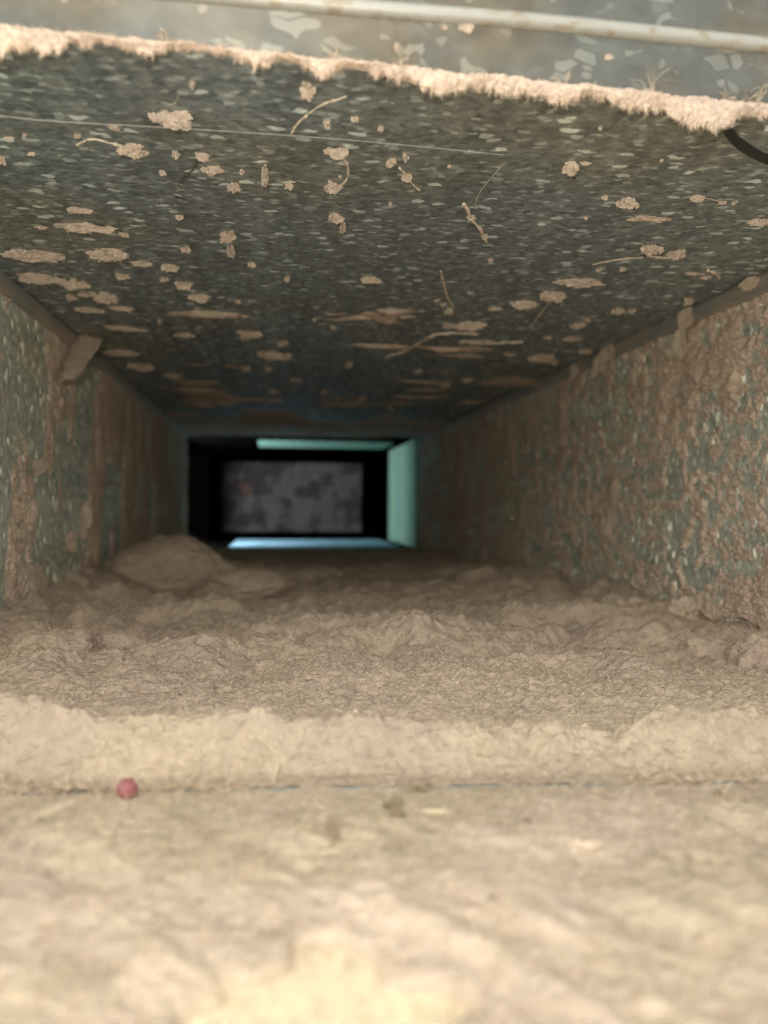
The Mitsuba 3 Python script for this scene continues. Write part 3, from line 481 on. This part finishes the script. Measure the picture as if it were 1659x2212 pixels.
Hs = sill_height(Xs, Ys)
V = np.stack([Xs, Ys, BOTTOM + Hs], -1).reshape(-1, 3)
V, Fc = keep(V, grid_faces(NS, NT), (Hs > -0.0004).ravel())
silld = put('sill_dust', ply(trimesh.Trimesh(V, Fc, process=False), 'sill_dust_bsdf', smooth=True), 'pale tan dust layer on the sill in front of the duct', 'dust', kind='stuff')
r = np.random.default_rng(22)
n = 8000
fx, fy = r.uniform(-0.05, 0.09, n), r.uniform(0.05, SEAM_Y - 0.001, n)
fy = fy + seam(fx)
ang = r.uniform(0, 2 * np.pi, n)
fv, ff, who = fibres(np.stack([fx, fy, BOTTOM + np.maximum(sill_height(fx, fy), 0) + 0.0001], 1), np.stack([np.cos(ang), np.sin(ang), r.normal(0.1, 0.25, n)], 1),
                     r.uniform(0.001, 0.0045, n), r.uniform(0.000025, 0.00006, n), 0.5, r, 4)
put('fibre', fibre_shape(fv, ff, who, r, 1.15), parent=silld, kind='stuff')
# lint bridging the seam on the left and far right, and hairs across the open part
n = 900
fx = np.concatenate([r.uniform(-0.06, -0.004, 620), r.uniform(0.055, 0.10, 280)])
fv, ff, who = fibres(np.stack([fx, SEAM_Y + seam(fx) + r.normal(0, 0.0008, n), np.full(n, BOTTOM + 0.0004) + r.uniform(0, 0.0006, n)], 1),
                     np.stack([r.normal(0, 1, n), r.normal(0, 0.7, n), r.normal(0, 0.15, n)], 1), r.uniform(0.0015, 0.005, n), r.uniform(0.00004, 0.0001, n), 0.4, r, 5)
put('bridging_fibre', fibre_shape(fv, ff, who, r, 1.1), parent=silld, kind='stuff')
put('edge', ply(prism([(-0.02, SEAM_Y + seam(-0.02) + 0.0002, BOTTOM - 0.001), (RIGHT, SEAM_Y + seam(RIGHT) + 0.0002, BOTTOM - 0.001), (RIGHT, SEAM_Y + seam(RIGHT) + 0.0012, BOTTOM - 0.001), (-0.02, SEAM_Y + seam(-0.02) + 0.0012, BOTTOM - 0.001)], (0, 0, 0.0012)), 'seam_bsdf'), parent='floor', label='bare grey metal edge at the seam')

# ---------------------------------------------------------------- dust crusts on walls and ceiling
def crust_right(Yw, Zw):
    Q = np.stack([0 * Yw, Yw, Zw * 0.45], -1)
    warp = np.stack([0 * Yw, Yw + (nz(Q, 0.012, 41, 2) - 0.5) * 0.02, Zw * 0.42 + (nz(Q, 0.010, 42, 2) - 0.5) * 0.01], -1)
    m = nz(warp, 0.020, 43, 4)
    t = np.clip((m - 0.585 + 0.07 * np.clip((0.27 - Yw) / 0.10, 0, 1) + 0.05 * np.clip((Yw - 0.42) / 0.2, 0, 1)) / 0.14, -0.6, 1)
    g = ridged(warp, 0.0070, 44, 3) - 0.77
    t = np.maximum(t, np.clip(g / 0.25, -0.6, 0.5) * (nz(Q, 0.03, 45, 2) > 0.42))
    return t * 0.0019 + np.where(t > -0.2, (nz(np.stack([0 * Yw, Yw, Zw * 0.6], -1), 0.0030, 48, 3) - 0.5) * 0.0024 + (nz(np.stack([0 * Yw, Yw, Zw], -1), 0.0012, 46, 2) - 0.5) * 0.0016, 0)


NYw, NZw = 560, 400
Yw, Zw = np.meshgrid(1 / np.linspace(1 / 0.15, 1 / END1, NYw), np.linspace(BOTTOM, TOP - 0.0055, NZw), indexing='ij')
Hw = crust_right(Yw, Zw)
Hw = np.where(Zw < BOTTOM + lint_height(0 * Yw + RIGHT - 0.003, Yw) + 0.002, -0.001, Hw)
V = np.stack([RIGHT - Hw, Yw, Zw], -1).reshape(-1, 3)
V[:, 2] += (meshkit.fbm(V / 0.002, 2, 47) - 0.5) * 0.0012
V, Fc = keep(V, grid_faces(NYw, NZw)[:, ::-1], (Hw > -0.0001).ravel())
V[:, 0] = np.minimum(V[:, 0], RIGHT + 0.0003)
crust = put('wall_crust', ply(trimesh.Trimesh(V, Fc, process=False), 'lint_wall_bsdf', smooth=True), 'streaky pinkish brown dust crust hanging on the right wall', 'dust', kind='stuff')
r = np.random.default_rng(23)
n = 5200
fy = 1 / r.uniform(1 / 0.5, 1 / 0.18, n); fz = r.uniform(BOTTOM, TOP - 0.006, n)
hh = crust_right(fy, fz); ok = hh > 0.0003
fy, fz, hh = fy[ok], fz[ok], hh[ok]; n = len(fy)
fv, ff, who = fibres(np.stack([RIGHT - hh, fy, fz], 1), np.stack([r.normal(-0.25, 0.3, n), r.normal(0, 0.7, n), r.normal(-0.2, 1, n)], 1), r.uniform(0.002, 0.007, n), r.uniform(0.00004, 0.0001, n) * (0.5 + fy * 2), 0.4, r, 5)
put('fibre', fibre_shape(fv, ff, who, r, 0.9), parent=crust, kind='stuff')


def crust_left(Yw, Zw):
    Q = np.stack([0 * Yw, Yw, Zw * 0.3], -1)
    m = nz(Q, 0.014, 51, 4)
    t = np.clip((m - 0.60 + 0.16 * np.clip((Yw - 0.33) / 0.12, 0, 1) + 0.1 * np.clip((Yw - 0.55) / 0.15, 0, 1)) / 0.14, -0.6, 1)
    return t * 0.0015 + np.where(t > -0.3, (nz(np.stack([0 * Yw, Yw, Zw * 0.5], -1), 0.0030, 53, 3) - 0.5) * 0.0022 + (nz(np.stack([0 * Yw, Yw, Zw], -1), 0.0012, 52, 2) - 0.5) * 0.0012, 0)


NYl, NZl = 420, 320
Yw, Zw = np.meshgrid(1 / np.linspace(1 / 0.235, 1 / END1, NYl), np.linspace(BOTTOM, TOP - 0.0055, NZl), indexing='ij')
Hw = crust_left(Yw, Zw)
Hw = np.where(Zw < BOTTOM + lint_height(0 * Yw + LEFT + 0.003, Yw) + 0.002, -0.001, Hw)
V, Fc = keep(np.stack([LEFT + Hw, Yw, Zw], -1).reshape(-1, 3), grid_faces(NYl, NZl), (Hw > -0.0001).ravel())
V[:, 0] = np.maximum(V[:, 0], LEFT - 0.0003)
put('wall_crust', ply(trimesh.Trimesh(V, Fc, process=False), 'lint_wall_bsdf', smooth=True), 'thin streaky brown dust crust on the left wall', 'dust', kind='stuff')


def crust_top(Xc, Yc):
    Q = np.stack([Xc * 0.35, Yc, 0 * Xc], -1)
    m = nz(Q, 0.016, 61, 4)
    t = np.clip((m - 0.80 + 0.235 * np.clip((Yc - 0.23) / 0.42, 0, 1) + 0.14 * np.clip((Yc - 0.60) / 0.14, 0, 1)) / 0.12, -0.6, 1)
    return t * 0.0018 + np.where(t > 0, (nz(np.stack([Xc, Yc, 0 * Xc], -1), 0.0022, 62, 3) - 0.5) * 0.0016, 0)


NYc, NXc = 420, 420
Yc, Xc = np.meshgrid(1 / np.linspace(1 / 0.20, 1 / END1, NYc), np.linspace(LEFT, RIGHT, NXc), indexing='ij')
Hc = crust_top(Xc, Yc)
V, Fc = keep(np.stack([Xc, Yc, TOP - Hc], -1).reshape(-1, 3), grid_faces(NYc, NXc), (Hc > -0.0001).ravel())
V[:, 2] = np.minimum(V[:, 2], TOP + 0.0003)
put('ceiling_crust', ply(trimesh.Trimesh(V, Fc, process=False), 'lint_wall_bsdf', smooth=True), 'thin brown dust crust on the dark far part of the duct ceiling', 'dust', kind='stuff')

# ---------------------------------------------------------------- the ragged dust lip along the crease
lx, lz = np.array(LIP_LOW).T
NU, NV = 1700, 22
xs = np.linspace(-0.06, 0.115, NU)
low = np.interp(xs, lx, lz)
qs = np.stack([xs, 0 * xs, 0 * xs], -1)
low = low + (nz(qs, 0.0024, 71, 3) - 0.5) * 0.0015 + (nz(qs, 0.0008, 72, 2) - 0.5) * 0.0013 + (nz(qs, 0.00024, 77, 2) - 0.5) * 0.0011
tt = np.linspace(0, 1, NV)
top = np.full(NU, TOP + 0.0004)
depth = np.maximum(top - low, 0.0006)
lip_y = cy(xs)
front = np.zeros((NU, NV, 3))
front[..., 0] = xs[:, None]
smooth_depth = np.maximum(np.interp(xs, lx, TOP + 0.0004 - lz), 0.0006)
front[..., 2] = top[:, None] - smooth_depth[:, None] * tt - (depth - smooth_depth)[:, None] * tt ** 7
bulge = 0.0016 * np.sin(np.pi * np.clip(0.12 + tt * 0.8, 0, 1))
front[..., 1] = lip_y[:, None] - 0.0004 - bulge[None] 
Qf = front.copy()
front[..., 1] += (nz(Qf, 0.0030, 73, 3) - 0.5) * 0.0018 + (nz(Qf, 0.0008, 74, 2) - 0.5) * 0.0012 + (nz(Qf, 0.00035, 78, 2) - 0.5) * 0.0005
front[..., 0] += (nz(Qf, 0.0009, 75, 2) - 0.5) * 0.0006
back = front[:, ::-1].copy()
back[..., 1] = lip_y[:, None] + 0.0010 - 0.0022 * (tt[::-1][None] ** 2) + (nz(Qf[:, ::-1], 0.0015, 76, 2) - 0.5) * 0.0006
back[..., 1] = np.maximum(back[..., 1], front[:, ::-1, 1] + 0.0002)
ringv = np.concatenate([front, back], 1)
lip = put('dust_lip', ply(trimesh.Trimesh(ringv.reshape(-1, 3), grid_faces(NU, 2 * NV), process=False), 'lip_bsdf', smooth=60),
    'ragged pinkish tan strip of dust hanging along the upper front edge of the duct', 'dust')
r = np.random.default_rng(24)
n = 3800
k = r.integers(0, NU, n); t = np.where(r.uniform(0, 1, n) < 0.55, NV - 1, r.integers(0, NV, n))
root = front[k, t]
d = np.stack([r.normal(0, 0.7, n), r.normal(-0.3, 0.5, n), np.where(t == NV - 1, r.normal(-0.9, 0.4, n), r.normal(0, 0.7, n))], 1)
fv, ff, who = fibres(root, d, r.uniform(0.0003, 0.0011, n), r.uniform(0.00003, 0.00007, n), 0.3, r, 4)
put('fibre', fibre_shape(fv, ff, who, r, 1.1), parent=lip, kind='stuff')
tops = [(0.0665, 0.0012, 0.006, 9), (0.0860, 0.0014, 0.007, 10), (0.0815, 0.0010, 0.004, 7), (0.0105, 0.0008, 0.003, 6), (-0.018, 0.001, 0.003, 6), (0.0205, 0.0010, 0.003, 7), (0.050, 0.0012, 0.0025, 6)]
for x, up, ln, cnt in tops:
    root = np.tile([x, cy(x) - 0.0012, TOP + 0.0005], (cnt, 1)) + r.normal(0, 0.0006, (cnt, 3)) * [1.5, 0.3, 0.5]
    fv, ff, who = fibres(root, np.stack([r.normal(0, 0.9, cnt), r.normal(-0.3, 0.1, cnt), r.uniform(0.1, 0.9, cnt)], 1), r.uniform(0.5, 1, cnt) * ln, r.uniform(0.00006, 0.00012, cnt), 0.35, r, 8)
    put('loose_fibre', fibre_shape(fv, ff, who, r, 1.15), parent=lip, label='wispy fibre curls on its upper edge')

# ---------------------------------------------------------------- dust on the ceiling, piece by piece
CEIL_AX = [(1, 0, 0), (0, 1, 0), (0, 0, -1)]
for i, (x, y, w, dy, h, what, short) in enumerate(BIG_CLUMPS):
    m = tuft_mesh(np.array([x, y, TOP - 0.3 * h]), CEIL_AX, (w * 0.55, dy * 0.6, h * 0.9), 100 + i, 14, 70)
    m.vertices[:, 2] = np.minimum(m.vertices[:, 2], TOP + 0.0002)
    put('dust_clump', ply(m, 'clump_bsdf'), what + ' on the duct ceiling', 'dust clump')
# what sets one speck apart: the larger clump it lies next to, the side of it, and its turn on that side
near = {}
for i, (x, y, w, dy, h) in enumerate(SMALL_CLUMPS):
    u = [((x / y - c[0] / c[1]) ** 2 + (TOP / y - TOP / c[1]) ** 2) ** 0.5 for c in BIG_CLUMPS]
    k = int(np.argmin(u)); c = BIG_CLUMPS[k]
    du, dv = x / y - c[0] / c[1], TOP / y - TOP / c[1]
    side = ('right of' if du > 0 else 'left of') if abs(du) > abs(dv) else ('above' if dv > 0 else 'below')
    near.setdefault((k, side), []).append((u[k], i))
SPECK_LABELS = {}
ORDER = ['', 'second ', 'third ', 'fourth ', 'fifth ', 'sixth ', 'seventh ', 'eighth ']
for (k, side), rows in near.items():
    for o, (_, i) in enumerate(sorted(rows)):
        SPECK_LABELS[i] = f"{ORDER[o]}{'nearest ' if o else 'nearest '}small dust speck {side} the {BIG_CLUMPS[k][6]}"
for i, (x, y, w, dy, h) in enumerate(SMALL_CLUMPS):
    m = tuft_mesh(np.array([x, y, TOP - 0.3 * h]), CEIL_AX, (w * 0.56, dy * 0.6, h * 0.9), 300 + i, 5, 16)
    m.vertices[:, 2] = np.minimum(m.vertices[:, 2], TOP + 0.0002)
    put('dust_speck', ply(m, 'clump_bsdf'), SPECK_LABELS[i], 'dust speck', 'small dust specks on the duct ceiling')
for i, (pts, rad, what) in enumerate(STRINGS):
    n = max(12, 14 * len(pts))
    P = spline(pts, n)
    q = P * 1.0
    R = rad * (0.7 + 2.2 * np.clip(nz(q, rad * 5, 80 + i, 2) - 0.25, 0, 1) * (rad > 0.00015))
    P = P + (np.stack([nz(q + k, rad * 7, 90 + i + k, 2) for k in range(3)], 1) - 0.5) * rad * 1.6
    dark = 'dark' in what.split(' ')[0]
    put('dusty_thread', ply(tube(P, R, 7), 'dark_thread_bsdf' if dark else 'thread_bsdf', smooth=True), what, 'thread')
put('long_hair', ply(tube(spline(LONG_HAIR, 60), np.linspace(0.00008, 0.00005, 60), 6), 'hair_bsdf', smooth=True), 'very long fine hair stretched straight across the front of the duct ceiling', 'hair')
P = spline(BLACK_STRIP, 40)
w = np.interp(np.linspace(0, 1, 40), [0, 0.25, 0.5, 1], [0.0004, 0.0007, 0.0010, 0.0009])
t = np.gradient(P, axis=0); t /= np.linalg.norm(t, axis=1, keepdims=True)
s = np.cross(t, [0, 0, 1.0])
ring = np.stack([P + s * w[:, None], P + s * w[:, None] + [0, 0, 0.0006], P - s * w[:, None] + [0, 0, 0.0006], P - s * w[:, None]], 1)
v = ring.reshape(-1, 3); idx = np.arange(160).reshape(40, 4); f = []
for k in range(4):
    a, b, c, d_ = idx[:-1, k], idx[1:, k], idx[1:, (k + 1) % 4], idx[:-1, (k + 1) % 4]
    f += [np.stack([a, b, c], 1), np.stack([a, c, d_], 1)]
f += [np.array([[0, 1, 2], [0, 2, 3], [156, 158, 157], [156, 159, 158]])]
m = trimesh.Trimesh(v, np.vstack(f), process=False); m.fix_normals()
put('black_strip', ply(m, 'black_strip_bsdf'), 'curved black strip coming out below the right end of the dust lip', 'strip')
for i, (s_, t_, w, h) in enumerate(COLLAR_BITS):
    m = clump_mesh(cp(s_, t_, 0.0002), [tuple(cax), tuple(cup), tuple(cn)], (w * 0.5, h * 0.6, 0.0005), 500 + i, 3, 0.5, 0.3, 6)
    put('dust_fleck', ply(m, 'clump_bsdf'), ['large tan dust fleck below the middle of the raised bead', 'elongated pale dust fleck under the right part of the bead', 'pale dust fleck on the bead near the top edge of the picture', 'small tan dust fleck just above the dust lip, left of the large fleck', 'tiny dust fleck beside the large fleck below the bead'][i], 'dust fleck')

# ---------------------------------------------------------------- pieces on the walls
for i, (x, y, z, w, h, what) in enumerate(LEFT_FLAKES):
    m = clump_mesh(np.array([x + 0.0006, y, z]), [(0, 0, 1), (0, 1, 0), (1, 0, 0)], (h * 0.52, w * 2.4 * 0.5, 0.0016 + 0.1 * h), 520 + i, 4, 0.5, 0.25, 14)
    m.vertices[:, 0] = np.maximum(m.vertices[:, 0], LEFT)
    put('dust_flake', ply(m, 'clump_bsdf'), what, 'dust flake')
for i, (x, y, z, w, h, what) in enumerate(SEAM_TUFTS):
    m = clump_mesh(np.array([x, y, z]), [(0, 0, 1), (0, 1, 0), (-1, 0, 0)], (h * 0.5, w * 0.9, 0.0016), 540 + i, 4, 0.5, 0.3, 16)
    m.vertices[:, 0] = np.minimum(m.vertices[:, 0], RIGHT)
    put('dust_tuft', ply(m, 'clump_bsdf'), what, 'dust tuft')
for pts, what in WALL_FIBRES:
    put('pale_fibre', ply(tube(spline(pts, 40), 0.00035, 7), 'pale_fibre_bsdf', smooth=True), what, 'fibre')

# curled flap of dusty tape in the left ceiling corner: a bent sheet with a shiny upper edge
fl = np.array(FLAP)
outer, inner = spline([fl[0], fl[7], fl[6]], 24), None
edge_a = spline([fl[1], fl[0], fl[7], fl[6]], 30)
edge_b = spline([fl[2], fl[3], fl[4], fl[5]], 30)
tq = np.linspace(0, 1, 16)
grid = edge_a[:, None] * (1 - tq)[None, :, None] + edge_b[:, None] * tq[None, :, None]
curl = np.sin(np.pi * tq)[None, :, None] * np.array([-0.001, -0.005, -0.001])
grid = grid + curl
grid += (np.stack([nz(grid, 0.004, 600 + k, 3) for k in range(3)], -1) - 0.5) * 0.0018
th = grid + np.array([-0.0003, 0.0011, 0.0004])
A, Bq = grid.reshape(-1, 3), th.reshape(-1, 3)
gf = grid_faces(30, 16); nA = len(A)
ringi = np.concatenate([np.arange(16), np.arange(1, 30) * 16 + 15, 29 * 16 + np.arange(14, -1, -1), np.arange(28, 0, -1) * 16])
nx = np.roll(ringi, -1)
side = np.vstack([np.stack([ringi, nx, nx + nA], 1), np.stack([ringi, nx + nA, ringi + nA], 1)])
m = trimesh.Trimesh(np.vstack([A, Bq]), np.vstack([gf, gf[:, ::-1] + nA, side]), process=False); m.fix_normals()
fk = put('curled_flap', ply(m, 'lint_wall_bsdf', smooth=50), 'curled brown dusty flap peeling from the left ceiling corner', 'flap')
put('edge', ply(tube(edge_a[:16] + np.array([0, -0.0012, 0]), 0.00032, 6), 'tape_edge_bsdf', smooth=True), parent=fk, label='thin shiny edge')

# ---------------------------------------------------------------- lumps of lint on the duct floor
for i, (x, y, z, w, h, what) in enumerate(LUMPS):
    cx = min(max(x, LEFT + w * 0.55), RIGHT - w * 0.30)
    m = clump_mesh(np.array([cx, y + 0.2 * w, z - 0.12 * h]), [(1, 0, 0), (0, 1, 0), (0, 0, 1)], (w * 0.52, max(w * 0.42, h * 0.5), h * 0.62), 700 + i, 4 if w < 0.03 else 5, 0.34 if 'pale' in what else 0.20, 0.30 if 'pale' in what else 0.03, 260 if w < 0.03 else 700, 0.8)
    m.vertices[:, 0] = np.clip(m.vertices[:, 0], LEFT + 0.0002, RIGHT - 0.0002)
    m.vertices[:, 2] = np.maximum(m.vertices[:, 2], BOTTOM)
    q = m.vertices
    m.vertices = q + (np.stack([nz(q, 0.0045, 760 + i, 3), nz(q + 5, 0.0045, 780 + i, 3), nz(q + 9, 0.0045, 790 + i, 3)], 1) - 0.5) * 0.0022 + (np.stack([nz(q + 3 * k, 0.0016, 800 + i + k, 2) for k in range(3)], 1) - 0.5) * 0.0007
    put('lint_lump', ply(m, 'clump_bsdf' if 'pale' in what else 'lint_bsdf'), what, 'lint lump')
for i, (pts, rad, what) in enumerate(FLOOR_FIBRES):
    P = spline(pts, 40)
    put('lint_fibre', ply(tube(P, rad * (0.8 + 0.4 * nz(P, 0.002, 820 + i, 2)), 7), 'pale_fibre_bsdf', smooth=True), what, 'fibre')

# ---------------------------------------------------------------- small things on the sill
x, y, z = BEAD_RED
m = ICO[4].copy()
m.vertices = m.vertices * 0.0015 * (1 + 0.06 * (2 * meshkit.fbm(m.vertices * 2, 2, 5)[:, None] - 1)) + [x, y - 0.0012, BOTTOM + 0.0025]
put('red_bead', ply(m, 'red_bsdf', smooth=True), 'small round dull red bead on the dusty sill seam', 'bead')
for i, (x, y, z, w, h, what) in enumerate(CRUMBS):
    base = BOTTOM + max(0.0, float(sill_height(np.array([x]), np.array([y]))[0]))
    m = clump_mesh(np.array([x, y, base]), [(1, 0, 0), (0, 1, 0), (0, 0, 1)], (w * 0.5, max(h, w * 0.4) * 0.6, 0.0008 if 'chip' not in what else 0.0004), 840 + i, 3, 0.5, 0.35, 4 if 'chip' not in what else 0)
    put('crumb' if 'chip' not in what else 'paint_chip', ply(m, 'cream_chip_bsdf' if 'chip' in what else ('clump_bsdf' if 'tan' in what else ('hollow_shade_bsdf' if 'lint' in what else 'crumb_bsdf'))), what, 'crumb' if 'chip' not in what else 'paint chip')
